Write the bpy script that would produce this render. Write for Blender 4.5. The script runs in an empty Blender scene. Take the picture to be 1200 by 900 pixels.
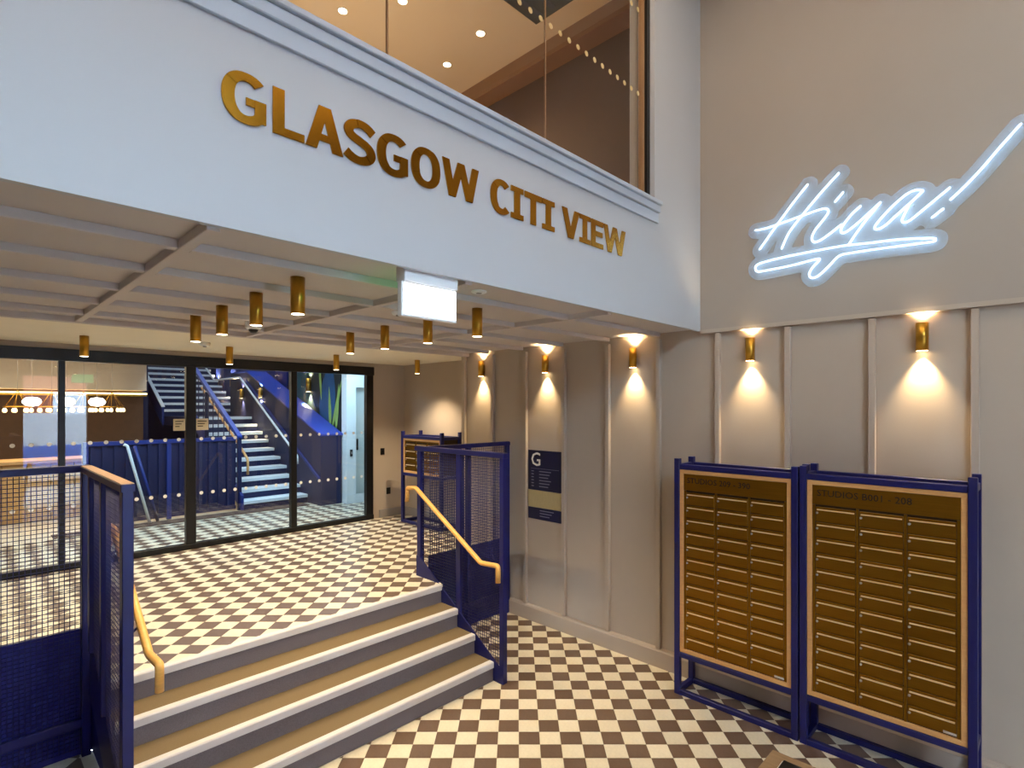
import bpy, bmesh, math, random
from mathutils import Vector
random.seed(7)
S = bpy.context.scene
COL = S.collection

# ------------------------------------------------------------------ camera
# X runs towards the right-hand wall, Y runs along it into the building, Z up; lower floor is Z = 0
F, CX, CY, H = 640.0, 606.0, 477.0, 2.37
_n = math.hypot(.7188, .6956)
FW = Vector((.7188 / _n, .6956 / _n, 0)); RT = Vector((.6956 / _n, -.7188 / _n, 0))
cd = bpy.data.cameras.new('camera'); cam = bpy.data.objects.new('camera', cd); COL.objects.link(cam)
cd.sensor_width = 36; cd.lens = F / 1200 * 36
cd.shift_x = (600 - CX) / 1200; cd.shift_y = (CY - 450) / 1200
cd.clip_start = .05
cam.location = (0, 0, H)
cam.rotation_euler = (math.pi / 2, 0, math.atan2(FW.y, FW.x) - math.pi / 2)
S.camera = cam

# ------------------------------------------------------------------ world, daylight, exposure
S.view_settings.view_transform = 'Standard'; S.view_settings.look = 'None'
S.view_settings.exposure = 0.5; S.view_settings.gamma = 1.0; S.view_settings.use_curve_mapping = False
W = bpy.data.worlds.new('sky'); S.world = W; W.use_nodes = True
bg = W.node_tree.nodes['Background']; bg.inputs[0].default_value = (.60, .80, 1, 1); bg.inputs[1].default_value = 20.0

def area(name, loc, size, sizey, rot, power, col):
    l = bpy.data.lights.new(name, 'AREA'); l.shape = 'RECTANGLE'; l.size = size; l.size_y = sizey
    l.energy = power; l.color = col
    o = bpy.data.objects.new(name, l); COL.objects.link(o); o.location = loc; o.rotation_euler = rot
    return o
R90 = math.pi / 2
# daylight entering through the tall windows over the street entrance
area('daylight_high_window', (.2, -2.42, 5.0), 3.0, 1.1, (R90, 0, 0), 8, (.64, .84, 1))
# double-height lobby ceiling lights
area('lobby_ceiling_light', (2.7, 1.40, 6.12), .35, .25, (0, 0, 0), 19, (1, .76, .50))
area('lobby_ceiling_light', (2.7, -.8, 6.12), .35, .25, (0, 0, 0), 19, (1, .76, .50))
area('lobby_ceiling_light', (.2, -.2, 6.12), .35, .25, (0, 0, 0), 18, (1, .82, .62))
# added cool fill lamp over the blue stair, inside a closed ceiling
area('stair_fill', (4.0, 11.0, 6.3), 1.4, 4.5, (0, 0, 0), 115, (.66, .83, 1))
area('hall_fill', (2.3, 8.15, 3.23), 5.6, .7, (0, 0, 0), 125, (.48, .76, 1))  # added cool fill to brighten the hall floor, no fitting built
area('lounge_fill', (.4, 10.8, 3.3), 2.2, 2.6, (0, 0, 0), 80, (1, .78, .50))  # added warm fill that lifts the lounge and its bulkhead
area('upper_room_fill', (2.2, 4.6, 4.3), 1.6, 1.6, (math.pi, 0, 0), 16, (1, .74, .44))  # unseen lamp added to brighten the upper room's ceiling from below

# ------------------------------------------------------------------ materials
def lin(c): c /= 255.0; return c / 12.92 if c <= .04045 else ((c + .055) / 1.055) ** 2.4
def rgb(r, g, b): return (lin(r), lin(g), lin(b), 1)
M = {}
def mat(name, col, rough=.5, metal=0, noise=0, scale=20, bump=0, spec=.5, trans=0, emit=None, estr=0, stretch=None, rand=0, ior=1.45, coat=0):
    m = bpy.data.materials.new(name); m.use_nodes = True
    nt = m.node_tree; N = nt.nodes; L = nt.links; b = N['Principled BSDF']
    b.inputs['Base Color'].default_value = col; b.inputs['Roughness'].default_value = rough
    b.inputs['Metallic'].default_value = metal; b.inputs['Specular IOR Level'].default_value = spec
    b.inputs['Transmission Weight'].default_value = trans; b.inputs['IOR'].default_value = ior
    b.inputs['Coat Weight'].default_value = coat
    if emit: b.inputs['Emission Color'].default_value = emit; b.inputs['Emission Strength'].default_value = estr
    if noise or bump or rand:
        tc = N.new('ShaderNodeTexCoord'); mp = N.new('ShaderNodeMapping'); L.new(tc.outputs['Object'], mp.inputs[0])
        if stretch: mp.inputs['Scale'].default_value = stretch
        nz = N.new('ShaderNodeTexNoise'); nz.inputs['Scale'].default_value = scale; nz.inputs['Detail'].default_value = 6
        L.new(mp.outputs[0], nz.inputs['Vector'])
        hsv = N.new('ShaderNodeHueSaturation'); hsv.inputs['Color'].default_value = col
        mr = N.new('ShaderNodeMapRange'); L.new(nz.outputs[0], mr.inputs[0])
        mr.inputs[1].default_value = .25; mr.inputs[2].default_value = .75
        mr.inputs[3].default_value = 1 - noise; mr.inputs[4].default_value = 1 + noise
        if rand:
            oi = N.new('ShaderNodeObjectInfo'); mr2 = N.new('ShaderNodeMapRange'); L.new(oi.outputs['Random'], mr2.inputs[0])
            mr2.inputs[3].default_value = 1 - rand; mr2.inputs[4].default_value = 1 + rand
            mu = N.new('ShaderNodeMath'); mu.operation = 'MULTIPLY'; L.new(mr.outputs[0], mu.inputs[0]); L.new(mr2.outputs[0], mu.inputs[1])
            L.new(mu.outputs[0], hsv.inputs['Value'])
        else: L.new(mr.outputs[0], hsv.inputs['Value'])
        L.new(hsv.outputs[0], b.inputs['Base Color'])
        if bump:
            bp = N.new('ShaderNodeBump'); bp.inputs['Strength'].default_value = bump; bp.inputs['Distance'].default_value = .002
            L.new(nz.outputs[0], bp.inputs['Height']); L.new(bp.outputs[0], b.inputs['Normal'])
    M[name] = m; return m
mat('taupe_paint', rgb(179, 163, 147), .6, noise=.02, scale=3)
mat('upper_paint', rgb(166, 153, 141), .65, noise=.02, scale=2)
mat('fascia_paint', rgb(181, 182, 185), .55, noise=.015, scale=2)
mat('moulding_paint', rgb(178, 187, 198), .45, noise=.01, scale=4)
mat('coffer_paint', rgb(194, 184, 180), .6, noise=.02, scale=3)
mat('cream_paint', rgb(238, 226, 204), .6, noise=.02, scale=3)
mat('grey_skirting', rgb(150, 144, 142), .5, noise=.02, scale=5)
mat('tile_cream', rgb(218, 207, 182), .30, noise=.06, scale=60, rand=.03)
mat('tile_brown', rgb(104, 84, 70), .30, noise=.10, scale=70, rand=.06)
mat('grout', rgb(196, 184, 164), .8, noise=.05, scale=60)
mat('carpet_riser', rgb(112, 104, 106), .9, noise=.16, scale=160, bump=.3)
mat('tread_vinyl', rgb(114, 96, 68), .7, noise=.12, scale=220, bump=.2)
mat('nosing_white', rgb(204, 200, 198), .45, noise=.02, scale=40)
mat('navy_metal', rgb(21, 24, 86), .38, noise=.05, scale=15)
mat('navy_plate', rgb(26, 30, 108), .55, noise=.08, scale=25)
mat('navy_wire', rgb(26, 28, 84), .4, noise=.05, scale=30)
mat('rail_wood', rgb(226, 172, 92), .38, noise=.10, scale=14, stretch=(1, 1, 6))
mat('rail_cap', rgb(196, 160, 132), .5, noise=.05, scale=14)  # tan reflection on the steel rail top, put into the colour
mat('black_frame', rgb(14, 13, 13), .35, noise=.05, scale=20)
mat('brass', rgb(196, 148, 58), .34, metal=1, noise=.04, scale=60)
mat('brass_letters', rgb(186, 132, 42), .22, metal=1, noise=.03, scale=8, stretch=(1, 1, 12))
mat('mailbox_gold', rgb(138, 96, 26), .36, metal=.9, noise=.14, scale=5, stretch=(1, 1, 40))
mat('mailbox_gap', rgb(54, 38, 14), .6, noise=.1, scale=20)
mat('slot_lip', rgb(240, 214, 166), .30, metal=.45, noise=.03, scale=20)
mat('lock_steel', rgb(232, 226, 212), .25, metal=.5, noise=.03, scale=20)
mat('pale_wood', rgb(212, 160, 100), .5, noise=.08, scale=9, stretch=(1, 1, 8))
mat('dark_print', rgb(34, 24, 10), .6, noise=.02, scale=20)
mat('white_plastic', rgb(226, 226, 226), .4, noise=.01, scale=20)
mat('black_plastic', rgb(18, 18, 20), .35, noise=.02, scale=20)
mat('sign_navy', rgb(18, 20, 58), .4, noise=.03, scale=20)
mat('sign_white', rgb(232, 228, 220), .5, noise=.01, scale=20)
mat('sign_faint', rgb(120, 118, 140), .5, noise=.01, scale=20)
mat('sign_straw', rgb(192, 172, 124), .5, noise=.06, scale=14, stretch=(1, 6, 1))
mat('upper_brown', rgb(92, 70, 50), .8, noise=.10, scale=16, stretch=(1, 8, 1))
mat('bulkhead_brown', rgb(150, 116, 82), .7, noise=.04, scale=8)
mat('lounge_brown', rgb(92, 68, 48), .7, noise=.10, scale=10)
mat('stair_blue', rgb(28, 44, 112), .45, noise=.06, scale=8)
mat('stair_navy', rgb(17, 23, 64), .5, noise=.06, scale=8)
mat('stair_cap_blue', rgb(34, 60, 150), .4, noise=.04, scale=8)
mat('hall_white', rgb(222, 228, 230), .55, noise=.01, scale=4)
mat('hall_grey', rgb(196, 204, 200), .5, noise=.02, scale=4)
mat('mural_dark', rgb(22, 40, 44), .6, noise=.25, scale=3)
mat('leaf_blue', rgb(24, 84, 130), .6, noise=.2, scale=5)
mat('leaf_teal', rgb(20, 80, 84), .6, noise=.2, scale=5)
mat('leaf_lime', rgb(150, 184, 96), .6, noise=.12, scale=6)
mat('counter_wood', rgb(196, 150, 92), .5, noise=.10, scale=7, stretch=(1, 1, 5))
mat('mat_brown', rgb(84, 62, 54), .95, noise=.2, scale=90)
mat('podium_wood', rgb(148, 118, 84), .5, noise=.12, scale=12, stretch=(6, 1, 1))
mat('brick', rgb(140, 74, 56), .85, noise=.2, scale=12)
mat('pavement', rgb(150, 150, 150), .9, noise=.1, scale=6)
mat('van_white', rgb(236, 238, 242), .3, noise=.01, scale=6)
mat('van_blue', rgb(40, 110, 196), .35, noise=.02, scale=6)
mat('notice_paper', rgb(214, 200, 170), .6, noise=.03, scale=30)
mat('dot_white', rgb(226, 226, 222), .6, noise=.01, scale=30)
mat('lamp_warm', (1, .82, .5, 1), .5, emit=(1, .78, .42, 1), estr=14)
mat('lamp_spot', (1, .9, .7, 1), .5, emit=(1, .86, .58, 1), estr=9)
mat('lamp_globe', (1, .95, .85, 1), .5, emit=(1, .93, .78, 1), estr=7)
mat('lamp_amber', (1, .8, .5, 1), .5, emit=(1, .70, .32, 1), estr=2.2)
mat('cove_glow', (1, .8, .45, 1), .5, emit=(1, .72, .32, 1), estr=4)
mat('neon_tube', (.9, .97, 1, 1), .4, emit=(.55, .80, 1, 1), estr=4.2)
mat('exit_face', (1, 1, 1, 1), .4, emit=(.96, .98, 1, 1), estr=2.2)
mat('exit_green', (.1, .7, .35, 1), .4, emit=(.08, .75, .35, 1), estr=2.0)
def glassmat(name, tint, rough=0.0):
    m = bpy.data.materials.new(name); m.use_nodes = True; nt = m.node_tree; N = nt.nodes; L = nt.links
    N.remove(N['Principled BSDF']); out = N['Material Output']
    t = N.new('ShaderNodeBsdfTransparent'); t.inputs[0].default_value = tint
    g = N.new('ShaderNodeBsdfGlossy'); g.inputs['Roughness'].default_value = rough; g.inputs[0].default_value = (1, 1, 1, 1)
    fr = N.new('ShaderNodeFresnel'); fr.inputs[0].default_value = 1.75
    ge = N.new('ShaderNodeNewGeometry'); sb = N.new('ShaderNodeMath'); sb.operation = 'SUBTRACT'; sb.use_clamp = True
    L.new(fr.outputs[0], sb.inputs[0]); L.new(ge.outputs['Backfacing'], sb.inputs[1])
    nz = N.new('ShaderNodeTexNoise'); nz.inputs['Scale'].default_value = .6
    bp = N.new('ShaderNodeBump'); bp.inputs['Strength'].default_value = .02; bp.inputs['Distance'].default_value = .01
    L.new(nz.outputs[0], bp.inputs['Height']); L.new(bp.outputs[0], g.inputs['Normal'])
    mx = N.new('ShaderNodeMixShader'); L.new(sb.outputs[0], mx.inputs[0]); L.new(t.outputs[0], mx.inputs[1]); L.new(g.outputs[0], mx.inputs[2])
    L.new(mx.outputs[0], out.inputs[0]); M[name] = m
glassmat('door_glass', (.93, .95, .96, 1)); glassmat('upper_glass', (.96, .95, .93, 1))
glassmat('clear_acrylic', (.93, .96, .98, 1), .05)

def milky(name, col, opac):
    m = mat(name, col, .35, noise=.02, scale=10); nt = m.node_tree; N = nt.nodes
    t = N.new('ShaderNodeBsdfTransparent'); mx = N.new('ShaderNodeMixShader'); mx.inputs[0].default_value = opac
    nt.links.new(t.outputs[0], mx.inputs[1]); nt.links.new(N['Principled BSDF'].outputs[0], mx.inputs[2]); nt.links.new(mx.outputs[0], N['Material Output'].inputs[0])
milky('acrylic_back', rgb(190, 214, 240), .24)

# ------------------------------------------------------------------ mesh helpers
class MB:
    def __init__(s): s.v = []; s.f = []; s.sm = []; s.mi = []; s.cur = 0
    def face(s, idx, smooth=False): s.f.append(idx); s.sm.append(smooth); s.mi.append(s.cur)
    def box(s, x0, x1, y0, y1, z0, z1):
        x0, x1 = min(x0, x1), max(x0, x1); y0, y1 = min(y0, y1), max(y0, y1); z0, z1 = min(z0, z1), max(z0, z1)
        b = len(s.v)
        s.v += [(x0, y0, z0), (x1, y0, z0), (x1, y1, z0), (x0, y1, z0), (x0, y0, z1), (x1, y0, z1), (x1, y1, z1), (x0, y1, z1)]
        for q in ((0, 3, 2, 1), (4, 5, 6, 7), (0, 1, 5, 4), (1, 2, 6, 5), (2, 3, 7, 6), (3, 0, 4, 7)): s.face([b + i for i in q])
        return s
    def rbox(s, x0, x1, y0, y1, z0, z1, r=.004):
        # box with chamfered edges (24 verts)
        bm = bmesh.new(); bmesh.ops.create_cube(bm, size=1)
        for v in bm.verts: v.co = Vector(((x0 + x1) / 2 + v.co.x * abs(x1 - x0), (y0 + y1) / 2 + v.co.y * abs(y1 - y0), (z0 + z1) / 2 + v.co.z * abs(z1 - z0)))
        bmesh.ops.bevel(bm, geom=bm.edges[:], offset=r, segments=1, affect='EDGES')
        s.addbm(bm); return s
    def addbm(s, bm, smooth=False):
        b = len(s.v); bm.verts.index_update()
        s.v += [tuple(v.co) for v in bm.verts]
        for f in bm.faces: s.face([b + v.index for v in f.verts], smooth)
        bm.free()
    def prism(s, pts, axis, a0, a1):
        # pts: 2D outline; axis 'x': pts=(y,z); 'y': pts=(x,z); 'z': pts=(x,y)
        b = len(s.v); n = len(pts)
        def P(p, a): return (a, p[0], p[1]) if axis == 'x' else ((p[0], a, p[1]) if axis == 'y' else (p[0], p[1], a))
        s.v += [P(p, a0) for p in pts] + [P(p, a1) for p in pts]
        s.face([b + i for i in range(n)]); s.face([b + n + i for i in reversed(range(n))])
        for i in range(n): j = (i + 1) % n; s.face([b + j, b + i, b + n + i, b + n + j])
        return s
    def tube(s, pts, r, n=10, closed=False, caps=True):
        pts = [Vector(p) for p in pts]; m = len(pts); b = len(s.v); prev = None
        for i, p in enumerate(pts):
            if closed: t = (pts[(i + 1) % m] - pts[i - 1])
            else: t = (pts[min(i + 1, m - 1)] - pts[max(i - 1, 0)])
            t.normalize()
            if prev is None: u = t.orthogonal().normalized()
            else: u = (prev - t * prev.dot(t)); u = u.normalized() if u.length > 1e-6 else t.orthogonal().normalized()
            prev = u; w = t.cross(u)
            for k in range(n):
                a = 2 * math.pi * k / n; q = p + (u * math.cos(a) + w * math.sin(a)) * r; s.v.append(tuple(q))
        for i in range(m if closed else m - 1):
            i2 = (i + 1) % m
            for k in range(n): k2 = (k + 1) % n; s.face([b + i * n + k, b + i * n + k2, b + i2 * n + k2, b + i2 * n + k], True)
        if caps and not closed:
            s.face([b + k for k in reversed(range(n))]); s.face([b + (m - 1) * n + k for k in range(n)])
        return s
    def cyl(s, p0, p1, r, n=20): return s.tube([p0, p1], r, n)
    def lathe(s, prof, c, n=24):
        # prof: (radius, z) list, closed ends when radius 0 is given
        b = len(s.v); m = len(prof)
        for r, z in prof:
            for k in range(n): a = 2 * math.pi * k / n; s.v.append((c[0] + r * math.cos(a), c[1] + r * math.sin(a), c[2] + z))
        for i in range(m - 1):
            for k in range(n): k2 = (k + 1) % n; s.face([b + i * n + k, b + i * n + k2, b + (i + 1) * n + k2, b + (i + 1) * n + k], True)
        s.face([b + k for k in reversed(range(n))]); s.face([b + (m - 1) * n + k for k in range(n)])
        return s
    def bar(s, p0, p1, w):
        # thin square bar between two points
        return s.tube([p0, p1], w * .7071, 4)
    def mesh(s, name, mats, org=(0, 0, 0)):
        me = bpy.data.meshes.new(name)
        me.from_pydata([(x - org[0], y - org[1], z - org[2]) for x, y, z in s.v], [], s.f)
        for m in (mats if isinstance(mats, (list, tuple)) else [mats]): me.materials.append(M[m])
        me.polygons.foreach_set('use_smooth', s.sm); me.polygons.foreach_set('material_index', s.mi)
        me.update(); return me
    def build(s, name, mats, parent=None, label=None, cat=None, group=None, kind=None, org=None):
        if parent is not None: o0 = tuple(rootloc(parent))
        else: o0 = org or (0, 0, 0)
        o = bpy.data.objects.new(name, s.mesh(name, mats, o0)); COL.objects.link(o)
        if parent is not None: o.parent = parent
        else: o.location = o0
        tag(o, label, cat, group, kind); return o
def rootloc(o):
    l = Vector(o.location)
    while o.parent: o = o.parent; l += Vector(o.location)
    return l
def tag(o, label=None, cat=None, group=None, kind=None):
    if label: o['label'] = label
    if cat: o['category'] = cat
    if group: o['group'] = group
    if kind: o['kind'] = kind
    return o
def thing(name, label, cat, loc, group=None):
    o = bpy.data.objects.new(name, None); COL.objects.link(o); o.location = loc; o.empty_display_size = .1
    return tag(o, label, cat, group)
def struct_empty(name, loc=(0, 0, 0)):
    o = bpy.data.objects.new(name, None); COL.objects.link(o); o.location = loc; o['kind'] = 'structure'; return o
def copytree(o, parent=None):
    c = o.copy(); COL.objects.link(c)
    if parent is not None: c.parent = parent
    for ch in list(o.children): copytree(ch, c)
    return c
def linkpart(name, me, parent, loc=(0, 0, 0)):
    o = bpy.data.objects.new(name, me); COL.objects.link(o); o.parent = parent; o.location = loc; return o
def spot(name, loc, rot, power, ang, blend, col, parent=None, rad=.02):
    l = bpy.data.lights.new(name, 'SPOT'); l.energy = power; l.spot_size = math.radians(ang); l.spot_blend = blend; l.color = col
    l.shadow_soft_size = rad
    o = bpy.data.objects.new(name, l); COL.objects.link(o); o.rotation_euler = rot
    if parent is not None: o.parent = parent; o.location = Vector(loc) - rootloc(parent)
    else: o.location = loc
    return o
def text_mesh(body, size, m, extrude=.001, offset=0):
    c = bpy.data.curves.new('text', 'FONT'); c.body = body; c.size = size; c.extrude = extrude; c.offset = offset; c.resolution_u = 2
    o = bpy.data.objects.new('text', c); COL.objects.link(o)
    dg = bpy.context.evaluated_depsgraph_get(); dg.update()
    me = bpy.data.meshes.new_from_object(o.evaluated_get(dg)); me.materials.clear(); me.materials.append(M[m])
    bpy.data.objects.remove(o); bpy.data.curves.remove(c); return me
def catmull(pts, closed, n=6):
    m = len(pts); out = []
    rng = range(m) if closed else range(m - 1)
    for i in rng:
        p0 = pts[(i - 1) % m] if closed or i > 0 else pts[i]; p1 = pts[i]; p2 = pts[(i + 1) % m]
        p3 = pts[(i + 2) % m] if closed or i + 2 < m else p2
        for k in range(n):
            t = k / n
            out.append(0.5 * ((2 * p1) + (p2 - p0) * t + (2 * p0 - 5 * p1 + 4 * p2 - p3) * t * t + (3 * p1 - p0 - 3 * p2 + p3) * t ** 3))
    if not closed: out.append(pts[-1])
    return out
def px2(x, y): return FW * F + RT * (x - CX) + Vector((0, 0, CY - y))
def onX(x, y, X): d = px2(x, y); return Vector((0, 0, H)) + d * (X / d.x)
def proj(p):
    d = Vector(p) - Vector((0, 0, H)); z = d.dot(FW)
    if z < .05: return None
    return CX + F * d.dot(RT) / z, CY - F * d.z / z

ORD = ('first', 'second', 'third', 'fourth', 'fifth')
# ------------------------------------------------------------------ levels
P = .67                 # landing level
XW = 4.505              # face of the wall panels
YF = 2.13               # fascia face
ZC = 3.02               # underside of the low ceiling
YD = 7.37               # glazed door screen
XL, XR = .66, 3.25      # stair ends
YE_L, YE_R = 4.74, 4.51 # landing edge either side of the stair

# ------------------------------------------------------------------ tiled floors
def clip(poly, rect):
    x0, x1, y0, y1 = rect
    for ax, lim, sg in ((0, x0, 1), (0, x1, -1), (1, y0, 1), (1, y1, -1)):
        out = []
        for i in range(len(poly)):
            a, b = poly[i - 1], poly[i]; da, db = (a[ax] - lim) * sg, (b[ax] - lim) * sg
            if (da >= 0) != (db >= 0):
                t = da / (da - db); out.append((a[0] + (b[0] - a[0]) * t, a[1] + (b[1] - a[1]) * t))
            if db >= 0: out.append(b)
        poly = out
        if len(poly) < 3: return None
    ar = sum(poly[i - 1][0] * poly[i][1] - poly[i][0] * poly[i - 1][1] for i in range(len(poly))) / 2
    return poly if abs(ar) > 2e-4 else None
def tiled(floor_obj, rects, z, s, lat0, dep0, parity, limit, gap=.0022, th=.006):
    """square tiles laid on the diagonal; lat/dep are distances along the tile axes"""
    shared = {}
    cand = []
    for rect in rects:
        cs = [(rect[i], rect[j]) for i in (0, 1) for j in (2, 3)]
        lats = [c[0] * RT.x + c[1] * RT.y for c in cs]; deps = [c[0] * FW.x + c[1] * FW.y for c in cs]
        for i in range(math.floor((min(lats) - lat0) / s) - 1, math.ceil((max(lats) - lat0) / s) + 1):
            for j in range(math.floor((min(deps) - dep0) / s) - 1, math.ceil((max(deps) - dep0) / s) + 1):
                la, de = lat0 + i * s, dep0 + j * s; g = gap / 2
                q = [(la + g, de + g), (la + s - g, de + g), (la + s - g, de + s - g), (la + g, de + s - g)]
                q = [(a * RT.x + b * FW.x, a * RT.y + b * FW.y) for a, b in q]
                c = clip(q, rect)
                if not c: continue
                dark = (i + j + parity) % 2
                whole = len(c) == 4 and all(min(math.hypot(p[0] - r[0], p[1] - r[1]) for r in q) < 1e-6 for p in c)
                ctr = (sum(p[0] for p in c) / len(c), sum(p[1] for p in c) / len(c))
                pr = proj((ctr[0], ctr[1], z)); vis = pr and -20 < pr[0] < 1220 and pr[1] < 925
                cand.append((0 if vis else 1, math.hypot(ctr[0], ctr[1]), c, dark, whole, ctr))
    cand.sort(key=lambda t: t[:2])
    rest = MB()
    for k, (vis, d, c, dark, whole, ctr) in enumerate(cand):
        if k < limit and not vis:
            m = 'tile_brown' if dark else 'tile_cream'
            if whole:
                if dark not in shared:
                    shared[dark] = MB().prism([(p[0] - ctr[0], p[1] - ctr[1]) for p in reversed(c)], 'z', 0, th).mesh('tile', m)
                me = shared[dark]
            else: me = MB().prism([(p[0] - ctr[0], p[1] - ctr[1]) for p in reversed(c)], 'z', 0, th).mesh('tile', m)
            linkpart('tile', me, floor_obj, Vector((ctr[0], ctr[1], z - th)) - rootloc(floor_obj))
        else:
            rest.cur = dark; b = len(rest.v); n = len(c)
            rest.v += [(p[0], p[1], z) for p in c] + [(p[0], p[1], z - th) for p in c]
            rest.face([b + i for i in range(n)])
            for i in range(n): j = (i + 1) % n; rest.face([b + i, b + n + i, b + n + j, b + j])
    if rest.v: rest.build('tiles', ['tile_cream', 'tile_brown'], floor_obj, kind='stuff')

fl = MB().box(-3.2, 4.75, -2.75, YE_L, -.2, -.0045).build('floor', 'grout', kind='structure')
tiled(fl, [(-3, XW, -2.6, 3.43), (3.31, XW, 3.43, 4.51), (-3, .60, 3.43, YE_L)], 0, .1490, .012, 3.688, 0, 300)
pl = MB().box(XL + .002, XR + .03, 4.17, YE_R + .2, P - .15, P - .0045)
pl.box(-3.2, 5.2, YE_L + .005, 7.5, P - .15, P - .0045); pl.box(XR + .06, 4.55, YE_R, YE_R + .14, P - .15, P - .0045)
pf = pl.build('floor_landing', 'grout', kind='structure')
tiled(pf, [(XL, XR + .03, 4.19, 4.745), (XR + .03, 4.5, YE_R, 4.745), (-3, 5.05, 4.745, YD - .04)], P, .1405, -2.475, 3.904, 1, 300)
hf = MB().box(-3.2, 6.6, 7.5, 18.5, P - .15, P - .0045).build('floor_hall', 'grout', kind='structure')
tiled(hf, [(-3, 6.4, YD + .04, 9.15)], P, .1405, -2.475, 3.904, 1, 0)

# landing sides behind the guards
ls = MB().box(-3.0, XL + .03, YE_L, YE_L + .04, 0, P - .006).box(-3.0, XL, YE_L, YE_L + .04, -.15, 0).box(XL, XR, 4.20, 4.24, 0, P - .15).box(XL + .01, XL + .04, 4.2, YE_L, 0, P - .15).box(XR + .075, XW, YE_R, YE_R + .04, 0, P - .15)
ls.build('wall_landing_side', 'navy_plate', kind='structure')

# ------------------------------------------------------------------ right-hand panelled wall
wr = MB().box(XW, XW + .2, -2.6, YF, 0, ZC + .005).box(XW, XW + .2, YF, 5.30, 0, ZC + .2).build('wall_right', 'taupe_paint', kind='structure')
bat_y = [.3195 + .5555 * k - .1 * max(0, k - 7) * .2 for k in range(-5, 9)]
bat_me = MB().rbox(-.04, 0, -.021, .021, .165, ZC - .03, .003).mesh('batten', 'taupe_paint')
for y in bat_y: linkpart('batten', bat_me, wr, (XW, y, 0))
MB().rbox(XW - .04, XW, 5.245, 5.30, 0, ZC, .003).build('corner_post', 'taupe_paint', wr)
MB().box(XW - .045, XW, -2.6, YF, ZC - .022, ZC + .01).build('top_rail', 'taupe_paint', wr)
MB().prism([(XW, 0), (XW - .045, 0), (XW - .045, .145), (XW - .036, .16), (XW, .168)], 'y', -2.6, 5.30).build('baseboard_right', 'taupe_paint', kind='structure')
MB().box(XW - .045, XW + .2, -2.6, YF, ZC + .01, 6.3).build('wall_right_upper', 'upper_paint', kind='structure')
MB().rbox(XW - .055, XW - .045, 1.02, 1.19, 3.73, 3.96, .003).build('access_panel', 'upper_paint', label='small square painted access panel on the wall above the neon sign', cat='access panel')

# alcove beyond the end of the panelling, wall beside the doors
MB().box(5.02, 5.2, 5.25, 7.45, P - .1, ZC + .03).box(XW, 5.02, 5.24, 5.302, P - .1, ZC + .03).build('wall_alcove', 'taupe_paint', kind='structure')
MB().box(4.45, 5.05, YD, YD + .16, P - .1, ZC + .03).box(-3, 4.45, YD - .02, YD + .04, 2.975, ZC + .03).build('wall_door_side', 'taupe_paint', kind='structure')
MB().rbox(4.56, 5.02, YD - .018, YD, P, P + .12, .003).rbox(5.0, 5.02, 5.31, YD - .018, P, P + .12, .003).build('baseboard_alcove', 'grey_skirting', kind='structure')
MB().box(-3.2, -3.0, -2.6, 7.5, 0, 6.3).build('wall_left', 'upper_paint', kind='structure')

# ------------------------------------------------------------------ fascia wall with upper window
fa = MB().box(-3, XW - .045, YF, YF + .03, ZC, 3.24).box(-3, XW - .045, YF, YF + .22, 3.24, 3.80)
fa.box(3.70, XW - .045, YF, YF + .22, 3.80, 6.3)
fa.build('wall_fascia', 'fascia_paint', kind='structure')
cr = struct_empty('trim_1', (0, YF, 3.76))
MB().rbox(-3, 3.73, YF - .018, YF, 3.765, 3.84, .003).build('lower_band', 'moulding_paint', cr)
MB().rbox(-3, 3.735, YF - .034, YF, 3.843, 3.895, .004).build('upper_band', 'moulding_paint', cr)
MB().rbox(-3, 3.74, YF - .05, YF + .10, 3.897, 3.925, .004).build('cap', 'moulding_paint', cr)
wn = struct_empty('window_1', (0, 2.21, 3.92))
edges = [-3, -1.95, -.83, .29, 1.41, 2.53, 3.63]
for a, b in zip(edges, edges[1:]):
    pane = MB().box(a + .004, b - .004, 2.204, 2.216, 3.925, 6.3).build('pane', 'upper_glass', wn)
    dm = MB(); n = 12
    for zrow in (4.73, 5.36):
        for k in range(n):
            x = a + (b - a) * (k + .5) / n
            dm.prism([(x + .018 * math.cos(t * math.pi / 8), zrow + .018 * math.sin(t * math.pi / 8)) for t in range(16)], 'y', 2.2025, 2.2038)
    dm.build('dots', 'sign_straw', pane, kind='stuff')
MB().box(3.63, 3.655, 2.19, 2.23, 3.925, 6.3).build('edge_channel', 'bulkhead_brown', wn)
MB().box(3.657, 3.70, 2.17, 2.25, 3.925, 6.3).build('window_frame', 'black_frame', wn)
for x in edges[1:-1]: MB().box(x - .004, x + .004, 2.205, 2.215, 3.925, 6.3).build('seam', 'bulkhead_brown', wn)
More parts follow.
